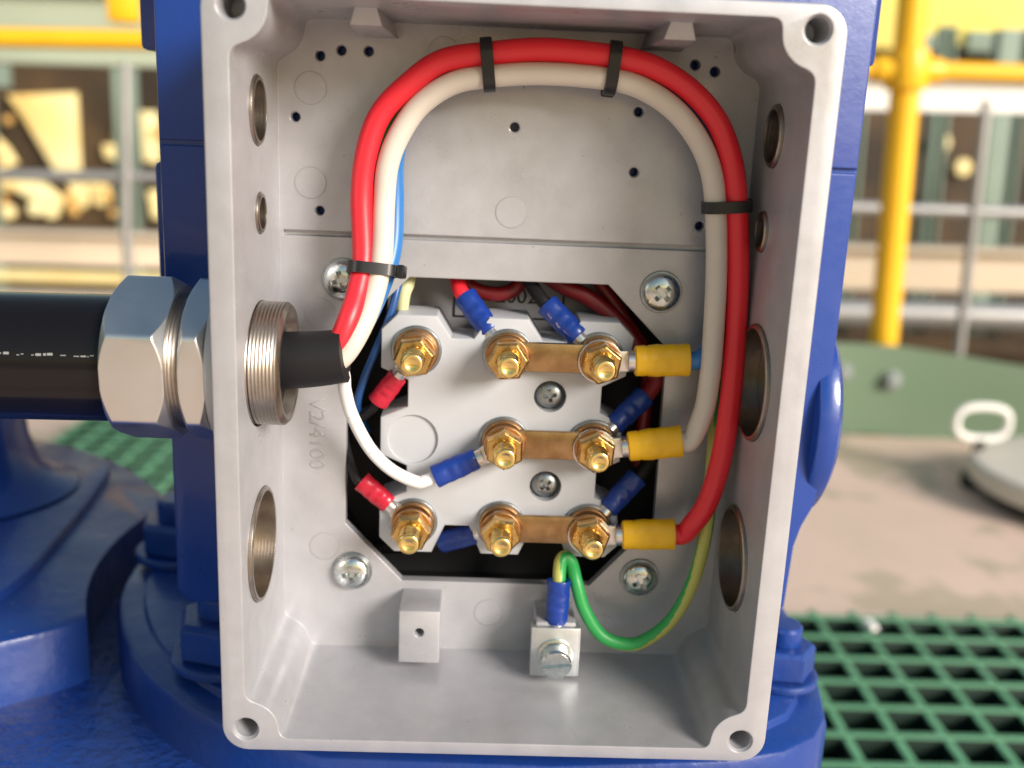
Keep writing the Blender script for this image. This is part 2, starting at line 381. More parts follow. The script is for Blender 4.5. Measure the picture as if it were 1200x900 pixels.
# ================================================================== TERMINAL BOARD
brd = empty('terminal_board', (0, 78, -26), 'white moulded terminal board with eight brass studs inside the box window', 'terminal board')
XS, ZS = (-30.5, 0, 30.5), (4.8, -25.6, -56.2)
a_, c_ = 11.8, 5.2
def board_outline():
    p = []; zt, zb = ZS[0] + 4.5, ZS[2] - 1.5; xl, xr = -33.2, 32.4
    for i, x in enumerate(XS):                     # top, left to right
        if i: p.append((x - a_ + .3, zt))
        p += [(x - a_ + c_, ZS[0] + a_), (x + a_ - c_, ZS[0] + a_)]
        if i < 2: p.append((x + a_ - .3, zt))
    for i, z in enumerate(ZS):                     # right side, downwards
        if i: p.append((xr, z + a_ - 1.2))
        p += [(XS[2] + a_, z + a_ - c_)] if i == 0 else [(XS[2] + a_ - 2, z + a_ - c_)]
        p += [(XS[2] + a_, z - a_ + c_)] if i == 2 else [(XS[2] + a_ - 2, z - a_ + c_)]
        if i < 2: p.append((xr, z - a_ + 1.2))
    for i, x in enumerate(XS[::-1]):
        if i: p.append((x + a_ - .8, zb))
        p += [(x + a_ - c_, ZS[2] - a_), (x - a_ + c_, ZS[2] - a_)]
        if i < 2: p.append((x - a_ + .8, zb))
    for i, z in enumerate(ZS[::-1]):
        if i: p.append((xl, z - a_ + 1.2))
        p += [(XS[0] - a_, z - a_ + c_), (XS[0] - a_, z + a_ - c_)]
        if i < 2: p.append((xl, z + a_ - 1.2))
    return p[::-1]
g = G(); g.prism(board_outline(), 52, 70, .6); bm_ = g.mesh('board')
g = G()
for z in (-9.8, -42.0): g.cyl((15, 51, z), (15, 57.5, z), 5.5, 40)
g.cyl((-31.2, 51, -26.5), (-31.2, 53.0, -26.5), 8.6, 48)
link('board_plate', boolean(bm_, [g.mesh('c')]), 'board', brd)
bsm = screw_mesh(4.7, 2.8)
for z, a in ((-9.8, .2), (-42, .7)): link('board_screw', bsm, 'dsteel', brd, at(15, 55.6, z) @ Matrix.Rotation(a, 4, 'Z'))
# stud with thread, washers, nut
g = G(); pr = [(0, -6), (3.5, -6)]; h = 0
while h < 19.4: pr += [(3.55, h), (3.8, h + .35), (3.55, h + .7)]; h += .75
pr += [(3.75, 20.2), (3.5, 21.0), (3.0, 21.4), (2.2, 21.4), (1.8, 21.0), (0, 20.9)]
g.lathe(pr, None, 24); stud_me = g.mesh('stud', 50)
g = G(); g.lathe([(3.3, 0), (8.4, 0), (8.5, .3), (8.5, 1.2), (8.2, 1.5), (3.3, 1.5)], None, 40); w1 = g.mesh('w1')
g = G(); g.lathe([(3.3, 1.5), (7.2, 1.5), (7.5, 1.9), (7.5, 2.9), (7.1, 3.3), (3.3, 3.3)], None, 40); w2 = g.mesh('w2')
g = G(); g.lathe([(3.3, 6.2), (6.9, 6.2), (7.0, 6.5), (7.0, 7.3), (6.7, 7.6), (3.3, 7.6)], None, 40); w3 = g.mesh('w3')
g = G(); g.lathe([(3.5, 7.6), (6.2, 7.6), (6.8, 8.1), (6.8, 12.2), (6.0, 12.9), (4.3, 12.9), (3.5, 12.4)], None, 6); nutm = g.mesh('nut', 20)
studs = {}
for i, z in enumerate(ZS):
    for j, x in enumerate(XS):
        if (i, j) == (1, 0): continue
        M = at(x, 52, z); st = link('terminal_stud', stud_me, 'brass', brd, M @ Matrix.Rotation(random.random() * 6, 4, 'Z')); studs[i, j] = st
        link('base_washer', w1, 'dsteel', st, M); link('brass_collar', w2, 'copper', st, M); link('top_washer', w3, 'copper', st, M)
        link('nut', nutm, 'nutbrass', st, M @ Matrix.Rotation(random.uniform(0, PI / 3), 4, 'Z'))
for i, z in enumerate(ZS):
    g = G(); p = []
    for k in range(13): a = -PI / 2 + PI * k / 12; p.append((XS[2] + 6.4 * math.cos(a), z + 4.9 * math.sin(a)))
    for k in range(13): a = PI / 2 + PI * k / 12; p.append((XS[1] + 6.4 * math.cos(a), z + 4.9 * math.sin(a)))
    g.prism(p, 46.9, 48.5, .35)
    link('link_bar', g.mesh('link'), 'link', brd)

# ================================================================== CABLE AND GLAND
GY, GZ = 28.0, 4.3
gl = empty('cable_gland', (-100, GY, GZ), 'nickel plated hexagonal cable gland screwed into the left side of the box', 'cable gland')
XM = lambda x: AX((x, GY, GZ), (1, 0, 0), 'Y')
def hexpart(x0, x1, af, ch, ang):
    R = af / math.sqrt(3); L = x1 - x0; g = G()
    bm = bmesh.new(); n = 6
    g2 = G(); v = [(R * math.cos(ang + i * PI / 3), R * math.sin(ang + i * PI / 3)) for i in range(6)]
    a = [bm.verts.new((0 + x0, GY + q[0], GZ + q[1])) for q in v]; b = [bm.verts.new((x1, GY + q[0], GZ + q[1])) for q in v]
    bm.faces.new(a); bm.faces.new(b[::-1])
    for i in range(6): bm.faces.new((a[i], b[i], b[(i + 1) % 6], a[(i + 1) % 6]))
    bmesh.ops.recalc_face_normals(bm, faces=bm.faces[:])
    ed = [e for e in bm.edges if abs(e.verts[0].co.x - e.verts[1].co.x) > 1]
    bmesh.ops.bevel(bm, geom=ed, offset=1.2, segments=3, affect='EDGES', profile=.5)
    g.addbm(bm); me = g.mesh('hex')
    c = G(); c.lathe([(0, 0), (af * .5 + .2, 0), (R * .995 + .2, ch), (R * .995 + .2, L - ch), (af * .5 + .2, L), (0, L)], XM(x0), 72)
    return boolean(me, [c.mesh('c')], 'INTERSECT')
link('gland_nut', hexpart(-118.6, -100.2, 45.6, 3.0, math.radians(180 - 27)), 'nickel', gl)
link('gland_body', hexpart(-96.2, -88.4, 45.6, 2.2, math.radians(180 - 27)), 'nickel', gl)
g = G(); pr = [(0, 0)]; h = 0
while h < 7: pr += [(20.6, h), (21.0, h + .5), (20.6, h + 1.0)]; h += 1.05
pr += [(0, h)]
g.lathe(pr, XM(-102), 64); link('gland_thread', g.mesh('gth', 60), 'thread', gl)
g = G(); g.lathe([(18, 0), (23.6, 0), (24.0, .4), (24.0, 2.9), (23.6, 3.3), (18, 3.3)], XM(-88.5), 64)
link('sealing_washer', g.mesh('gw'), 'board', gl)
g = G(); pr = [(14, 0), (19.0, 0)]; h = 0
while h < 17.6: pr += [(18.85, h), (19.2, h + .5), (18.85, h + 1.0)]; h += 1.08
pr += [(18.6, h), (18.1, h + .7), (16.6, h + .8), (15.9, h + .3), (15.6, 6), (14, 5)]
g.lathe(pr, XM(-87), 72); link('entry_thread', g.mesh('eth', 60), 'thread', gl)
g = G(); g.lathe([(7, 0), (15.8, 0), (15.8, 10.5), (14.8, 11.4), (7, 9.5)], XM(-83), 48); link('bore_shade_disc', g.mesh('boreshade'), 'rubber_shade', gl)  # dark disc added to give the bore gap its shade

cb = empty('power_cable', (-160, GY, GZ), 'thick black power cable entering the gland from the left', 'cable')
g = G(); g.tube([(-520, 34, -16), (-400, 30, -4), (-300, 28, 2), (-200, 28, 3.2), (-112, GY, GZ)], 19.6, 48, 8)
link('jacket', g.mesh('jacket', 60), 'jacket', cb)
g = G(); x = -190.0
while x < -121:                                    # worn, unreadable line of print
    L = random.choice((.5, .8, 1.1, 1.6)); aa = math.radians(181); rr = 19.7
    zz = GZ - .8 + .5 * random.random(); w = random.choice((.25, .4, .7))
    v = []
    for xx in (x, x + L):
        for dz in (-w / 2, w / 2):
            z2 = zz + dz + 5.5 - GZ; v.append((xx, GY - math.sqrt(19.95 ** 2 - z2 * z2), GZ + z2 + (xx + 112) * .0125))
    g.add(v, [(0, 2, 3, 1)]); x += L + random.choice((.3, .4, .6, 2.2))
link('printed_marking', g.mesh('print'), 'print', cb)
g = G(); g.tube([(-95, GY, GZ), (-76, GY, GZ + .6), (-62, 27.5, 6.0), (-51.0, 27.2, 7.6)], lambda t: 9.6 - 1.3 * t, 32, 8)
link('inner_sheath', g.mesh('sheath', 50), 'sheath', cb)

# ------------------------------------------------------------------ lugs
def lug_meshes(ring_r, hole_r, neck, L, rad, flat=.82):
    """ring round the origin in the local xz plane, tongue and barrel along +x"""
    g = G(); p = []
    for k in range(25): a = math.radians(28 + 304 * k / 24); p.append((ring_r * math.cos(a), ring_r * math.sin(a)))
    p = p + [(neck, -rad * .62), (neck, rad * .62)]
    g.prism(p[::-1], -.55, .55, .2)
    g.tube([(neck - 1.5, 0, 0), (neck + 1.5, 0, 0)], rad * .66, 16, 1)
    a = g.mesh('lug')
    g = G(); x0 = neck + .6
    pr = [(rad * .55, 0), (rad * .80, 0), (rad * .92, .5), (rad * .94, L * .18), (rad * .90, L * .22), (rad * .95, L * .27)] + [(rad * .95, L * (.31 + .03 * k)) for k in range(16)] + [(rad * .97, L * .82), (rad * 1.02, L - .4), (rad * .98, L), (rad * .72, L), (rad * .66, L - 1.5), (0, L - 1.6)]
    M = AX((x0, 0, 0), (1, 0, 0), 'Y')
    g.lathe(pr, M, 36); q = []
    for x, y, z in g.v:                    # flattened by the crimping tool: two dents across the barrel
        k = sum(math.exp(-((x - x0 - L * c) / (L * .085)) ** 2) for c in (.42, .66))
        y *= flat * (1 - (.10 if rad > 5 else .14) * k * max(0, 1 - (z / rad) ** 2)); z *= 1 + .05 * k
        q.append((x, y, z))
    g.v = q
    return a, g.mesh('sleeve', 40), x0 + L
LUG = {'sl_y': lug_meshes(7.4, 3.4, 10.6, 18.0, 5.5), 'sl_b': lug_meshes(6.9, 3.4, 9.4, 15.6, 4.1), 'sl_r': lug_meshes(6.9, 3.4, 10.2, 12.6, 3.7)}
def lug(parent, kind, ringpos, towards):
    a, b, L = LUG[kind]
    o = Vector(ringpos); d = (Vector(towards) - o).normalized(); yv = Vector((0, 1, 0)); yv = (yv - d * yv.dot(d)).normalized(); zv = d.cross(yv)
    M = Matrix((d, yv, zv)).transposed().to_4x4(); M.translation = o
    l = link('ring_lug', a, 'tin', parent, M); link('lug_sleeve', b, kind, l, M)
    return o + d * (L - 1.6), d
def wire(name, pts, r, m, label, cat='wire', lugs=(), group=None, n=18, sub=8, stripe=None):
    e = empty(name, pts[0], label, cat, group)
    for k, rp, tw in lugs:
        end, d = lug(e, k, rp, tw)
        pts = pts + [tuple(end - d * -1.0)] if False else pts
    w = [tuple(p) for p in pts[:2]] + [tuple(c + random.uniform(-.32, .32) for c in p) for p in pts[2:-3]] + [tuple(p) for p in pts[-3:]] if len(pts) > 6 else pts
    g = G(); g.tube(w, r, n, sub, 0, True, stripe)
    link('insulation', g.mesh('ins', 60), m, e)
    return e
def lug_end(kind, rp, tw, back=0.0):
    L = LUG[kind][2]; o = Vector(rp); d = (Vector(tw) - o).normalized(); return tuple(o + d * (L - 1.5)), tuple(o + d * (L + back + 3))
YL = 45.2
# red, cream and blue power cores
rp, tw = (30.5, YL, -56.9), (61.1, 43.5, -54.6); e0, e1 = lug_end('sl_y', rp, tw)
red = [(-58.0, 27.2, 8.6), (-53.0, 27, 12.0), (-50.0, 29, 19.4), (-47.8, 34, 27.2), (-47.0, 38, 37.3), (-47.7, 41, 55.5), (-46.2, 41, 68.6), (-41.9, 41, 80.2), (-33.5, 41, 89.8), (-23.3, 41, 96.5), (-10, 41, 99.7), (7.5, 41, 101.2), (27.7, 41, 100.4), (40.1, 41, 97.6), (51, 41, 92), (60.5, 41, 83.3), (66.6, 41, 71.9), (69.9, 41, 56.9), (71.9, 41, 36.2), (73.2, 41, 14), (73.4, 39, -5.6), (72.0, 38, -25.6), (68.7, 39, -41), (65.2, 41, -49.6), e1, e0]
wire('power_core', red, 3.55, 'red', 'thick red wire arched over the top down to the lowest yellow lug', 'wire', [('sl_y', rp, tw)])
rp, tw = (30.5, YL, -26.0), (61, 43, -20.8); e0, e1 = lug_end('sl_y', rp, tw)
white = [(-58.0, 27.2, 5.0), (-52.5, 27, 6.6), (-47.6, 29, 14), (-43.6, 34, 24.6), (-41.0, 38, 37.6), (-40.7, 41, 53.2), (-39.8, 41, 64.6), (-36.6, 41, 74.6), (-30.1, 41, 83.4), (-20.6, 41, 90.0), (-9.8, 41, 92.9), (7.8, 41, 94.2), (28, 41, 93.4), (39.0, 41, 90.6), (48.4, 41, 85.3), (55.8, 41, 77.4), (60.5, 41, 67.9), (63.2, 41, 56.7), (65.0, 41, 35.9), (66.2, 41, 13.7), (66.5, 41, .4), (65.4, 42, -10.6), e1, e0]
wire('power_core', white, 3.45, 'white', 'thick cream wire arched inside the red one down to the middle yellow lug', 'wire', [('sl_y', rp, tw)])
rp, tw = (30.5, YL, 4.6), (62.5, 44.5, 6.6); e0, e1 = lug_end('sl_y', rp, tw)
blue = [(-58.0, 30.2, 7.0), (-52, 30.4, 9.0), (-46, 34, 16), (-41.4, 40, 27), (-38.2, 45, 39.0), (-38.2, 48.2, 53.2), (-38.2, 48.6, 66), (-36.0, 48.6, 76), (-29.8, 48.6, 85.2), (-20.4, 48.6, 92.4), (-9.8, 48.6, 95.4), (7.8, 48.6, 97), (28, 48.6, 96.2), (39.4, 48.6, 93), (49.4, 48.6, 87.6), (57.4, 48.6, 79.6), (62.4, 48.6, 69), (65.4, 48.6, 56.7), (67.0, 48.6, 36), (67.6, 48.2, 20), (66.4, 46.4, 10.5), e1, e0]
wire('power_core', blue, 3.0, 'blue', 'blue wire hidden behind the cream one, ending in the topmost yellow lug', 'wire', [('sl_y', rp, tw)])
# green-yellow earth wire
earth = [(-58, 31, 3.6), (-50, 36, 9), (-44.6, 44, 26), (-43.8, 50, 40), (-44.2, 52.2, 54), (-43, 52.4, 68), (-38.4, 52.4, 80), (-30.6, 52.4, 89), (-20, 52.4, 95.4), (-9.8, 52.4, 98), (7.8, 52.4, 99.4), (28, 52.4, 98.6), (39.4, 52.4, 95.6), (50, 52.4, 90), (58.6, 52.4, 81.6), (64.4, 52.4, 70), (67.8, 52, 56.7), (70, 51.6, 36), (71.4, 51, 14), (71.6, 50, -6), (71.6, 48, -20), (71.3, 46, -35), (70.4, 44, -52.7), (67.6, 43, -71.4), (61.4, 42, -85.4), (53.2, 41, -92.8), (45.9, 41, -95.6), (36.9, 41, -92.8), (30.2, 42, -83.3), (26.6, 44, -74), (25.2, 47.5, -68.6), (23.2, 48.6, -66.2), (21.4, 47.2, -68.0), (20.9, 44.0, -72.6), (20.7, 42.2, -78)]
wire('earth_wire', earth, 2.3, ['green', 'yellowstripe'], 'green and yellow striped earth wire looping along the bottom to the earth clamp', 'earth wire', [('sl_b', (20.5, 39.6, -98.0), (20.7, 42.0, -76))], None, 40, 8, (.32, .40, 8.8))
# control core, white with print
rp, tw = (0, 45.6, -26.0), (-24.3, 44, -37.6); e0, e1 = lug_end('sl_b', rp, tw)
wire('control_core', [(-57, 29, 3.2), (-52.2, 30, 1.6), (-51.6, 34, -5.2), (-50.0, 39, -15), (-45.2, 43, -27), (-37.6, 44, -34.8), (-29.4, 44, -38.9), e1, e0], 2.15, 'thinwhite', 'thin white printed wire curving down to the centre stud', 'wire', [('sl_b', rp, tw)])
# motor winding leads coming up through the window
def lead(pts, rp, tw, kind, m, label, r=2.3, name='motor_lead'):
    e0, e1 = lug_end(kind, rp, tw)
    wire(name, pts + [e1, e0], r, m, label, 'motor lead', [(kind, rp, tw)], None, 14, 6)
lead([(-30, 74, 40), (-20, 71, 33)], (0, 49.6, 4.6), (-17.5, 62.0, 25.0), 'sl_b', 'red', 'red motor lead with blue lug on the top middle stud', 2.7)
lead([(-2, 72, 42), (4, 66, 31)], (30.5, 49.4, 4.6), (10.0, 58.5, 23.4), 'sl_b', 'blackw', 'black motor lead with blue lug on the top right stud', 2.4)
lead([(6, 72, 34), (17, 67, 26.6), (28, 66, 22.3), (38.5, 64, 13.8), (46.5, 62.5, 4.0), (52.0, 61.5, -3.4)], (30.5, 49.4, -26.0), (49.6, 59.5, -8.9), 'sl_b', 'darkred', 'dark red motor lead passing behind the topmost yellow lug', 2.9)
lead([(58, 70, 2), (60, 66, -14), (57, 63, -26)], (30.5, 49.4, -56.9), (50.4, 57.5, -35.8), 'sl_b', 'blackw', 'black motor lead with blue lug on the lower right stud', 2.4)
lead([(-46, 73, -76), (-36, 70, -74)], (0, 49.6, -56.9), (-19.5, 60, -67.0), 'sl_b', 'blackw', 'black motor lead under the bottom edge of the board', 2.4)
lead([(-48, 74, -34), (-53, 64, -27)], (-30.5, 49.6, 4.6), (-47.2, 55.6, -19.8), 'sl_r', 'blackw', 'lead with red lug on the top left stud', 1.6)
lead([(-46, 76, -20), (-56, 66, -28)], (-30.5, 49.6, -56.9), (-52.2, 54, -39.9), 'sl_r', 'blackw', 'lead with red lug on the lower left stud', 1.6)
wire('motor_lead', [(-24, 74, 40), (-17, 70, 27), (-8, 69, 22.2), (2, 69, 24), (8, 72, 36)], 2.6, 'darkred', 'loop of dark red lead hanging in the top of the window', 'motor lead')
wire('motor_lead', [(24, 74, 36), (34, 70, 24), (43, 68, 12), (49.5, 68, 2), (51, 70, -12), (50, 74, -40)], 2.5, 'darkred', 'dark red lead deepest in the right edge of the window', 'motor lead')
wire('motor_lead', [(-35, 73, 34), (-34.4, 64, 26.4), (-35.8, 62, 21.7), (-36.8, 64, 14), (-38, 72, 4)], 2.3, 'pale', 'pale yellow sleeved lead in the upper left of the window', 'motor lead')
wire('motor_lead', [(-35.5, 70, 34), (-37.4, 60.5, 26), (-39.9, 57.5, 15.1), (-44.5, 56, 3.6), (-48.6, 54.5, -7.6), (-50.6, 57, -17), (-49, 72, -30)], 1.35, 'navy', 'thin blue lead running down beside the cream wire into the window', 'motor lead')

# ------------------------------------------------------------------ cable ties
def tie(c, along, across, half, r, label, head_at=0.0, tail=0):
    """flat band round two cores: stadium loop in the plane across/depth, half = half distance of core centres"""
    al = Vector(along).normalized(); ac = Vector(across); ac = (ac - al * ac.dot(al)).normalized(); dp = al.cross(ac); c = Vector(c)
    e = empty('cable_tie', c, label, 'cable tie', 'black cable ties on the power wires')
    R0 = r + .15; g = G(); ring = []
    for k in range(40):
        a = 2 * PI * k / 40; s = 1 if math.cos(a) >= 0 else -1
        ring.append((s * half + R0 * math.cos(a), R0 * math.sin(a), math.cos(a), math.sin(a)))
    v = []; f = []; w = 1.9; t = 1.0; n = 40
    for x, y, nx, ny in ring:
        for (q, ww) in ((0, -w), (0, w), (t, w * .92), (t, -w * .92)):
            v.append((c + ac * (x + nx * q) + dp * (y + ny * q) + al * ww)[:])
    for i in range(n):
        j = (i + 1) % n
        for k in range(4): f.append((i * 4 + k, i * 4 + (k + 1) % 4, j * 4 + (k + 1) % 4, j * 4 + k))
    g.add(v, f); link('band', g.mesh('band', 40), 'tie', e)
    g = G(); x, y = math.cos(head_at), math.sin(head_at)
    hc = c + ac * ((1 if x >= 0 else -1) * half * abs(x) ** .3 + (R0 + 1.9) * x) + dp * (R0 + 1.9) * y
    M = Matrix((al, (ac * x + dp * y), al.cross(ac * x + dp * y))).transposed().to_4x4(); M.translation = hc
    g.box((0, 0, 0), (4.2, 2.8, 3.8), .7, 0, M); link('head', g.mesh('head'), 'tie', e)
    if tail:
        g = G(); g.box((0, tail / 2, 0), (2.6, tail, .9), .2, 0, M); link('tail', g.mesh('tail'), 'tie', e)
tie((-10.0, 41, 96.3), (1, 0, .12), (-.12, 0, 1), 3.4, 3.55, 'black cable tie round the arch, left of the two at the top', -PI / 2)
tie((27.9, 41, 97.0), (1, 0, -.09), (.09, 0, 1), 3.4, 3.55, 'black cable tie round the arch, right of the two at the top', PI + .9, 2)
tie((66.6, 41, 56.9), (.08, 0, -1), (1, 0, .10), 3.4, 3.55, 'black cable tie holding the wires against the right wall', -.8)
tie((-43.6, 37.0, 33.4), (.06, .25, 1), (1, .1, -.22), 3.4, 3.7, 'black cable tie with square head on the left wires above the gland', -.35)

# ================================================================== MOTOR (blue, behind the box)
MC = Vector((-8, 178))
mo = empty('electric_motor', (MC.x, MC.y, -125), 'blue painted electric motor body carrying the terminal box', 'motor')
# adapter frame behind the box: black-lined recess open to the front
g = G(); g.prism([(-116.5, 230), (-116.5, -90), (-112, -95), (104, -95), (107, -90), (108, -66), (110, -58), (113.5, -50), (114.5, -42), (114.5, 230)], 62, 118, 1.6); ad = g.mesh('adapter')
g = G(); g.prism([(-50, 40), (50, 40), (60, 10), (60, -60), (44, -90), (-44, -90), (-60, -60), (-60, 10)][::-1], 58, 84); c1 = g.mesh('c')
g = G(); g.box((0, 62, 68.8), (400, 2.4, 1.8), .2); c2 = g.mesh('c')
link('frame_plate', boolean(ad, [c1, c2]), 'motor', mo)
g = G(); g.prism([(-49.7, 39.6), (49.7, 39.6), (59.6, 10), (59.6, -60), (44, -89.6), (-44, -89.6), (-59.6, -60), (-59.6, 10)][::-1], 82, 83.8)
link('recess_floor', g.mesh('rf'), 'gasket', mo)  # flat black floor, same black as the recess walls
g = G(); g.box((0, 79, 22), (86, 5, 32), 1.5)
fl = link('grey_casting_face', g.mesh('gcf'), 'floorgrey', mo)
g = G()
for (x0, x1, z0, z1) in ((-19, 20, 12, 12.6), (-19, 20, 34, 34.6), (-19.3, -18.7, 12, 34.6), (19.4, 20, 12, 34.6)): g.box(((x0 + x1) / 2, 76.4, (z0 + z1) / 2), (x1 - x0, .8, z1 - z0), .1)
link('cast_frame_line', g.mesh('cfl'), 'gasket', fl)
link('cast_number', text_mesh('2002', 7.5, .2), 'gasket', fl, Matrix.Translation((3.0, 76.4, 20.0)) @ Matrix.Rotation(PI / 2, 4, 'X'))
g = G(); g.prism([(x * 1.0, z) for x, z in [(-56, 41), (56, 41), (64, 12), (64, -62), (46, -92), (-46, -92), (-64, -62), (-64, 12)][::-1]], 60.2, 61.8)
gk = g.mesh('gask'); g = G(); g.prism([(-48, 36), (48, 36), (58, 9), (58, -60), (42, -88), (-42, -88), (-58, -60), (-58, 9)][::-1], 58, 64)
RO = [(-49.8, 39.8), (49.8, 39.8), (59.8, 10), (59.8, -60), (43.9, -89.8), (-43.9, -89.8), (-59.8, -60), (-59.8, 10)]
v = []; f = []; k8 = len(RO)
for yy in (62.2, 82.0):
    for sc in (1.0, .985): v += [(x * sc, yy, -25 + (z + 25) * sc) for x, z in RO]
for i in range(k8):
    j = (i + 1) % k8
    for a, b in ((0, 1), (1, 3), (3, 2), (2, 0)): f.append((a * k8 + i, a * k8 + j, b * k8 + j, b * k8 + i))
g2 = G(); g2.add(v, f); link('recess_liner', g2.mesh('liner'), 'gasket', mo)
link('gasket', boolean(gk, [g.mesh('c')]), 'gasket', mo)
# motor barrel and fins behind
g = G(); g.lathe([(0, -125), (92, -125), (92, 300), (0, 300)], Matrix.Translation((MC.x, MC.y, 0)), 72)
link('barrel', g.mesh('barrel'), 'motor', mo)
g = G(); g.box((-6, 160, -112), (206, 90, 50), 6); link('lower_neck', g.mesh('neck'), 'motor', mo)
fin = G(); fin.box((96, 0, 90), (14, 3.4, 300), 1); fin = fin.mesh('fin')
for k in range(34):
    a = math.radians(-60 + k * 300 / 33)
    link('cooling_fin', fin, 'motor', mo, Matrix.Translation((MC.x, MC.y, 40)) @ Matrix.Rotation(a, 4, 'Z'))
for sx, x0, x1, z0, z1, y0, y1 in ((-1, -132, -114, 99, 230, 96, 150), (-1, -129, -114, -20, 61, 96, 150), (1, 112, 126, 104, 230, 90, 140)):
    g = G(); g.box(((x0 + x1) / 2, (y0 + y1) / 2, (z0 + z1) / 2), (abs(x1 - x0), y1 - y0, z1 - z0), 2); link('side_pad', g.mesh('pad'), 'motor', mo)
# round bearing cover on the right flank
g = G(); g.lathe([(0, 0), (37, 0), (40, 1), (41, 4), (40, 8), (36, 10.5), (0, 11)], AX((109, 97, -22), (1, 0, 0)), 56); link('side_cover', g.mesh('cover'), 'motor', mo)
# mounting flange with bolts
fo = [(MC.x + 163 * math.cos(math.radians(a)), MC.y + 163 * math.sin(math.radians(a))) for a in range(60, 256, 4)]
fo += [(20, 21), (80, 26), (104, 33), (118, 43), (126, 56), (131, 80), (136, 140), (134, 230), (110, 300)]
TOP = Matrix(((1, 0, 0, 0), (0, 0, 1, 0), (0, -1, 0, 0), (0, 0, 0, 1)))      # prism (x, z) -> (x, y), extruded downwards
g = G(); g.prism(fo, 131, 176, 4, 0, TOP)
fi = [(MC.x + (x - MC.x) * .93, MC.y + (y - MC.y) * .93) for x, y in fo]; g.prism(fi, 128, 140, 1.5, 0, TOP)
link('mounting_flange', g.mesh('flange'), 'gear', mo)
g = G(); g.lathe([(0, 0), (19.5, 0), (20.5, .8), (20.5, 3.4), (19.4, 4.2), (0, 4.2)], None, 36); bw = g.mesh('bw')
g = G(); g.lathe([(0, 4.2), (16.4, 4.2), (18.2, 5.6), (18.2, 17.5), (16.0, 19.5), (0, 19.5)], None, 6); bh = g.mesh('bh', 20)
g = G(); g.lathe([(0, 19.5), (9.5, 19.5), (9.8, 20.5), (9.8, 28), (8.6, 29.4), (0, 29.6)], None, 24); bt = g.mesh('bt')
for x, y in ((-105, 82), (-150, 178), (-113, 282), (113, 78), (-8, 326)):
    M = Matrix.Translation((x, y, -128)) @ Matrix.Rotation(x, 4, 'Z') @ Matrix.Diagonal(((1, 1, 1, 1) if x < 0 else (.72, .72, .8, 1)))
    b = link('flange_bolt', bh, 'gear', mo, M); link('washer', bw, 'gear', b, M); link('bolt_end', bt, 'gear', b, M)

# ================================================================== GEARBOX (blue casting under the motor)
gb = empty('gearbox', (-140, 200, -450), 'blue painted gearbox casting under and left of the motor', 'gearbox')
g = G(); g.lathe([(0, -450), (140, -450), (140, -300), (132, -215), (128, -190), (126, -160), (0, -160)], Matrix.Translation((MC.x, MC.y, 0)), 80); link('motor_bell', g.mesh('bell'), 'gear', gb)
g = G(); bm = bmesh.new(); 
g.prism(rrect(-470, 118, -60, 292, 60, 10), 153, 450, 12, 0, Matrix(((1, 0, 0, 0), (0, 0, 1, 0), (0, -1, 0, 0), (0, 0, 0, 1))))
link('gear_case', g.mesh('case'), 'gearcase', gb); bm.free()
def smooth_poly(p, sub=5): return [(v.x, v.y) for v in catmull([Vector((x, y, 0)) for x, y in p], sub)]
oo = smooth_poly([(-420, 335), (-360, 350), (-312, 345), (-287, 337), (-250, 320), (-217, 296), (-180, 250), (-160, 205), (-156, 150), (-166, 108), (-192, 84), (-230, 66), (-300, 55), (-400, 60), (-450, 90)])
g = G(); g.prism(oo[::-1], 125, 158, 3, 0, TOP); a1 = g.mesh('o1')
g = G(); g.lathe([(0, -200), (175, -200), (175, -100), (0, -100)], Matrix.Translation((MC.x, MC.y, 0)), 96)
link('output_flange', boolean(a1, [g.mesh('c')]), 'gear', gb)
oi = smooth_poly([(-420, 325), (-340, 338), (-290, 328), (-250, 310), (-222, 286), (-213, 240), (-208, 180), (-206, 130), (-216, 98), (-250, 80), (-420, 76)])
g = G(); g.prism(oi[::-1], 120.5, 127, 1.5, 0, TOP); link('raised_pad', g.mesh('o2'), 'gear', gb)
g = G(); g.lathe([(0, -119.5), (56, -119.3), (44, -115), (36, -106), (32, -92), (27, -40), (24, -34), (0, -33)], Matrix.Translation((-279, 236, 0)), 64); link('output_hub', g.mesh('hub'), 'motor', gb)

# ================================================================== DECK SURROUNDINGS
def topmat(me):            # pale tops; flanks coloured dark for the shade inside the cells
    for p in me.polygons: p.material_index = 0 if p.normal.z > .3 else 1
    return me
def grating(x0, x1, y0, y1, z, pitch, label, dx=0):
    e = empty('floor_grating', ((x0 + x1) / 2, (y0 + y1) / 2, z), label, 'grating', 'green mesh floor gratings')
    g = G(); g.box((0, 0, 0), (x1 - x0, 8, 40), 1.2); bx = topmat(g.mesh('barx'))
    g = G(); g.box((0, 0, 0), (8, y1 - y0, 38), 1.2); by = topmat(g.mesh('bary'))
    y = y0
    while y <= y1 + 1: link('cross_bar', bx, ['ggrp', 'ggrpshade'], e, Matrix.Translation(((x0 + x1) / 2, y, z - 20))); y += pitch
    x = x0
    while x <= x1 + 1: link('long_bar', by, ['ggrp', 'ggrpshade'], e, Matrix.Translation((x, (y0 + y1) / 2, z - 21.2))); x += pitch
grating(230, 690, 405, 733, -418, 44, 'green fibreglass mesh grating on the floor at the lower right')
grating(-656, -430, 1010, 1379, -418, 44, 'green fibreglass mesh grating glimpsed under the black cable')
# dark sheets on the deck, standing in for the shade under the gratings
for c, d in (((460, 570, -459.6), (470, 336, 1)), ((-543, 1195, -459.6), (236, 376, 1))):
    g = G(); g.box(c, d); struct(link('shade_sheet', g.mesh('undershade'), 'rubber_shade'))
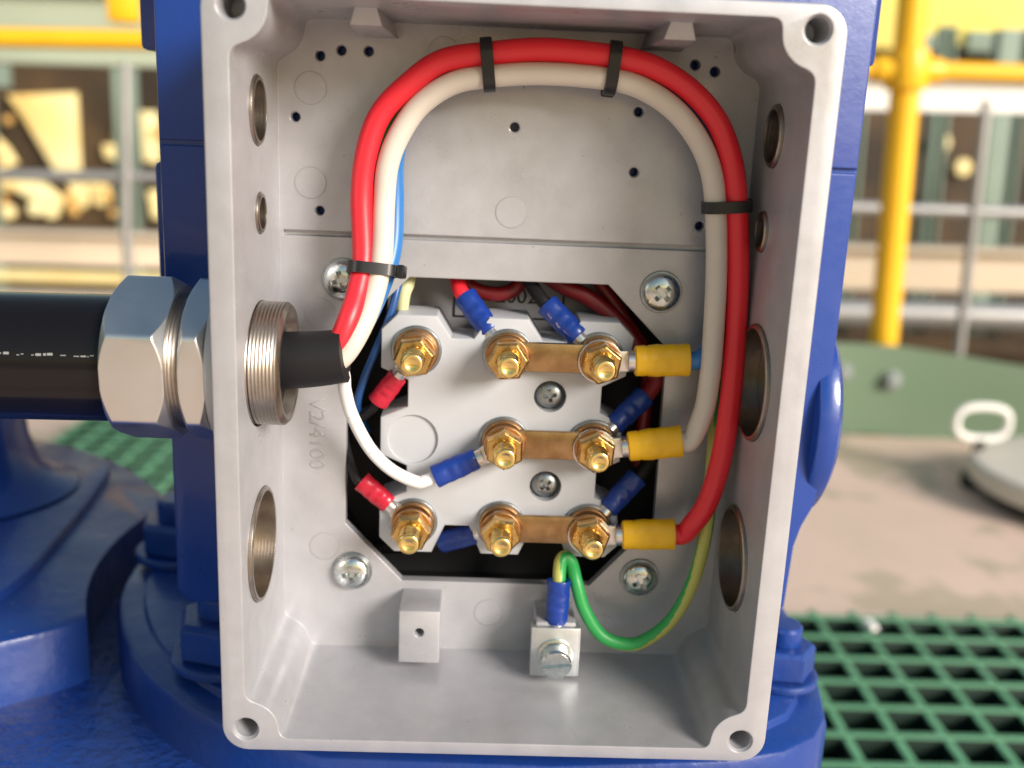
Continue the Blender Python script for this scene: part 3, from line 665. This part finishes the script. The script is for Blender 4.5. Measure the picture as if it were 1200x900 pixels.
# green ring plate with bolts
rg = empty('ring_plate', (900, 1560, -460), 'curved green steel kick plate with grey bolts beyond the grating', 'kick plate')
pts = [(360, 1535), (560, 1560), (652, 1562), (752, 1556), (850, 1543), (950, 1524), (1100, 1488), (1300, 1420), (1500, 1330)]
PP = catmull([Vector((x, y, 0)) for x, y in pts], 5); g = G(); v = []; f = []
for i, p in enumerate(PP):
    t = (PP[min(i + 1, len(PP) - 1)] - PP[max(i - 1, 0)]).normalized(); nn = Vector((-t.y, t.x, 0))
    zt = -289 if p.x < 760 else -289 - .10 * (p.x - 760)
    for q, z in ((0, -462), (0, zt), (8, zt), (8, -462)): v.append((p.x + nn.x * q, p.y + nn.y * q, z))
for i in range(len(PP) - 1):
    for k in range(4): f.append((i * 4 + k, i * 4 + (k + 1) % 4, i * 4 + 4 + (k + 1) % 4, i * 4 + 4 + k))
g.add(v, f); link('plate', g.mesh('plate'), 'gpaint', rg)
for x, y, z in ((666, 1561, -345), (758, 1554, -354)):
    M = AX((x, y, z), (.06, -1, 0)); g = G(); g.lathe([(0, 0), (19, 0), (19, 3), (13.5, 3.2), (14.5, 4.5), (14.5, 12), (12, 15), (0, 16)], M, 24); link('bolt', g.mesh('rb'), 'gbolt', rg)
# round hatch with loop handle
ht = empty('hatch', (1010, 1190, -460), 'round grey hatch cover with white loop handle at the right edge', 'hatch')
g = G(); g.lathe([(0, -460), (165, -460), (165, -436), (0, -436)], Matrix.Translation((955, 1195, 0)), 64); link('gasket_ring', g.mesh('hg'), 'rubber_shade', ht)
g = G(); g.lathe([(0, -436), (182, -436), (187, -432), (187, -408), (181, -402), (60, -396), (0, -396)], Matrix.Translation((955, 1195, 0)), 72); link('cover', g.mesh('hc'), 'lid', ht)
hp = []
hx, hy, hz = 806, 1290, -357
for k in range(24):
    a = 2 * PI * k / 24; x = math.copysign(abs(math.cos(a)) ** .75, math.cos(a)) * 43; z = math.copysign(abs(math.sin(a)) ** .75, math.sin(a)) * 27
    hp.append((hx + x, hy, hz + z))
g = G(); g.tube(hp + [hp[0]], 6.4, 14, 2, 0, False); link('handle', g.mesh('hh'), 'beamwhite', ht)
g = G(); g.cyl((806, 1288, -460), (806, 1290, -384), 9, 16); g.box((798, 1270, -448), (40, 26, 26), 4); link('handle_hinge', g.mesh('hs'), 'rubber_shade', ht)

# ================================================================== RAILINGS AND STEELWORK BEHIND
ry = empty('safety_railing', (745, 1620, -1600), 'yellow safety railing post and rail to the right of the box', 'railing', 'yellow safety railings')
g = G(); g.tube([(700, 1620, 980), (731, 1620, 321), (760, 1620, -294), (775, 1620, -1600)], 26, 32, 1); link('post', g.mesh('yp'), 'yrail', ry)
g = G(); g.tube([(300, 1620, 196), (655, 1620, 202), (950, 1620, 206), (2400, 1620, 226)], 17, 24, 1); link('rail', g.mesh('yr'), 'yrail', ry)
g = G(); g.lathe([(0, -34), (36, -34), (38, -30), (38, 30), (36, 34), (0, 34)], AX((737, 1620, 203), (-.045, 0, 1)), 28); g.lathe([(0, -60), (22, -60), (23, -57), (23, 57), (22, 60), (0, 60)], AX((737, 1620, 203), (1, 0, .01)), 24); link('clamp_fitting', g.mesh('yf'), 'yrail', ry)
rl = empty('safety_railing', (-740, 1620, -1600), 'yellow safety rail crossing behind at the upper left', 'railing', 'yellow safety railings')
g = G(); g.tube([(-2600, 1620, 140), (-868, 1620, 188), (-602, 1620, 195), (-250, 1620, 203)], 17.5, 24, 1); link('rail', g.mesh('yl'), 'yrail', rl)
g = G(); g.tube([(-1900, 1620, 600), (-1900, 1620, -1600)], 31, 24, 1); link('post', g.mesh('ylp'), 'yrail', rl)
def one(name, g, m, label, cat, group=None, smooth=35): return tag(link(name, g.mesh(name, smooth), m), label, cat, group)
g = G(); g.box((-745, 1900, 272), (62, 40, 62), 10); g.cyl((-745, 1900, 290), (-745, 1900, 600), 14); one('hanging_clamp', g, 'yrail', 'orange yellow clamp hanging at the top left beside the motor', 'clamp')
def ibeam(c, L, h, d, tilt):
    g = G(); M = Matrix.Translation(c) @ Matrix.Rotation(tilt, 4, 'Y')
    g.box((0, 0, 0), (L, d * .25, h), 2, 0, M); g.box((0, 0, h / 2 - h * .05), (L, d, h * .1), 2, 0, M); g.box((0, 0, -h / 2 + h * .05), (L, d, h * .1), 2, 0, M); return g
one('steel_beam', ibeam((-1300, 2600, 280), 2200, 205, 110, -.016), 'beamgreen', 'pale green steel beam behind the yellow rail at the upper left', 'beam')
one('steel_beam', ibeam((-1500, 2600, -308), 2300, 92, 80, -.010), 'beambeige', 'beige steel beam running behind the cable gland', 'beam')
one('steel_beam', ibeam((1700, 2600, 214), 2000, 88, 80, -.021), 'beamwhite', 'bright white steel beam just under the yellow rail', 'beam')
one('steel_beam', ibeam((1700, 2600, -262), 2000, 122, 90, -.014), 'beambeige', 'pale beam crossing low behind the yellow post', 'beam')
g = G(); g.tube([(-2400, 2200, -122), (-1154, 2200, -88), (-500, 2200, -70)], 13, 18, 1); one('grey_rail', g, 'galv', 'thin grey rail at the left, crossing behind the motor edge', 'rail', 'galvanised rails and posts')
g = G(); g.tube([(500, 2200, -86), (857, 2200, -82), (1296, 2200, -78), (2600, 2200, -66)], 15, 18, 1); one('grey_rail', g, 'galv', 'thin grey rail at the right, crossing behind the yellow post', 'rail', 'galvanised rails and posts')
g = G(); g.tube([(-845, 2190, 178), (-862, 2190, -200), (-866, 2190, -1600)], 12, 18, 1); one('grey_post', g, 'galv', 'thin grey upright tube left of the motor', 'post', 'galvanised rails and posts')
g = G(); g.tube([(1158, 2190, 180), (1160, 2190, 146), (1183, 2190, -411), (1220, 2190, -1600)], 12, 18, 1); one('grey_post', g, 'galv', 'grey upright tube right of the yellow post', 'post', 'galvanised rails and posts')
# green-grey columns farther off, each on its own
for x, w, lab in ((1330, 60, 'grey green column nearest the yellow post'), (1640, 44, 'slim grey green column behind the grey upright'), (1880, 110, 'wide grey green column at the right edge'), (-1790, 170, 'wide grey green column at the left edge under the beam'), (-1300, 60, 'grey green column behind the thin grey tube at the left')):
    g = G(); M = Matrix.Translation((x, 3500, -560)) @ Matrix.Rotation(-.04 if x > 0 else .01, 4, 'Y'); zt = 1560 if x > 0 else 1500
    if w == 170: g.box((0, 0, 820), (w, 60, 260), 3, 0, M); g.box((0, 0, -200), (40, 60, 1780), 3, 0, M)
    else:
        g.box((0, 0, 0), (w, 12, 2080), 2, 0, M); g.box((-w / 2, 0, 0), (10, 60, 2080), 2, 0, M); g.box((w / 2, 0, 0), (10, 60, 2080), 2, 0, M)
    one('steel_column', g, 'colgreen', lab, 'column', 'steel columns in the background')
# far building: dark wall, with sunlight put in as pale yellow patches
fb = empty('process_building', (0, 6000, -1600), 'dark building far behind with patches of sunlight coloured pale yellow between the steelwork', 'building')
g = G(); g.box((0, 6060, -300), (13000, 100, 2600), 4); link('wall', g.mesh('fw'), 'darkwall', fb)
def patch(poly, m='lit', y=5960):
    g = G(); g.prism(poly, y, y + 40, 4); link('patch', g.mesh('patch'), m, fb)
patch([(-2815, 118), (-2420, 150), (-2424, -292), (-2570, -300), (-2735, 5)])
patch([(-2920, -100), (-2840, -180), (-2790, -270), (-2860, -300), (-3000, -300)])
patch([(-3000, -345), (-2640, -380), (-2520, -470), (-2560, -530), (-2680, -500), (-2800, -430), (-3000, -420)])
patch([(-2500, -370), (-2385, -372), (-2390, -500), (-2420, -520), (-2470, -440)])
patch([(-2375, -365), (-2265, -372), (-2258, -470), (-2300, -500), (-2350, -490)])
patch([(-2280, -140), (-2160, -130), (-2150, -240), (-2270, -215)])
patch([(-2200, 10), (-2160, 40), (-2150, -120), (-2210, -110)])
patch([(-2050, 60), (-1960, 60), (-1955, -235), (-2045, -225)])
patch([(-2030, -400), (-1950, -390), (-1950, -560), (-2010, -560)])
for x, z in ((-2870, -560), (-2700, -530), (-2610, -545)): patch([(x + 45 * math.cos(k * PI / 6), z + 42 * math.sin(k * PI / 6)) for k in range(12)][::1])
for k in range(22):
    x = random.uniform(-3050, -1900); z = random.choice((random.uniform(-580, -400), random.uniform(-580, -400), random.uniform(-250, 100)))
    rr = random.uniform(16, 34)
    patch([(x + rr * math.cos(2 * PI * q / 10), z + rr * 1.15 * math.sin(2 * PI * q / 10)) for q in range(10)], random.choice(('lit', 'litorange', 'litorange')), 5956 - k * .2)
patch([(1700, 1000), (3800, 1000), (3800, 690), (3000, 640), (2560, 640), (2380, 600), (1700, 600)][::-1], 'lity')
patch([(2420, 690), (2620, 690), (2620, 600), (2420, 600)][::-1], 'colgreen', 5925)
patch([(2760, 720), (3200, 720), (3200, 600), (2760, 600)][::-1], 'colgreen', 5925)
for x, z, r in ((2700, 80, 60), (2860, -60, 50), (2680, -260, 45)): patch([(x + r * math.cos(k * PI / 6), z + r * math.sin(k * PI / 6)) for k in range(12)])
# timber and pipes lying low behind the left beam
for k, (y, z, m, lab) in enumerate(((3300, -505, 'lit', 'pale pipe lying low behind the black cable, upper one'), (3200, -560, 'beambeige', 'beige pipe lying low behind the black cable, lower one'), (3400, -640, 'lit', 'pale pipe lowest behind the black cable'))):
    g = G(); g.tube([(-2600, y, z - 14), (-1500, y, z), (-1000, y, z + 4)], 24, 16, 1); one('pipe', g, m, lab, 'pipe', 'pipes behind the cable')
for k, (y, z, m, lab) in enumerate(((3300, -520, 'galv', 'grey pipe low behind the yellow post, upper one'), (3300, -640, 'darkwall', 'dark pipe low behind the yellow post, lower one'))):
    g = G(); g.tube([(800, y, z - 14), (1500, y, z), (3000, y, z + 10)], 50, 18, 1); one('pipe', g, m, lab, 'pipe', 'pipes behind the post')

# small white scrap lying on the grating
g = G(); g.add([(404, 697, -417), (416, 700, -416.5), (417, 682, -417), (407, 676, -415), (405, 697, -412), (415, 699, -412.5), (416, 683, -413), (408, 678, -411)], [(0, 1, 2, 3), (4, 7, 6, 5), (0, 4, 5, 1), (1, 5, 6, 2), (2, 6, 7, 3), (3, 7, 4, 0)])
one('scrap', g, 'beamwhite', 'small white scrap lying on the back edge of the right grating', 'scrap')
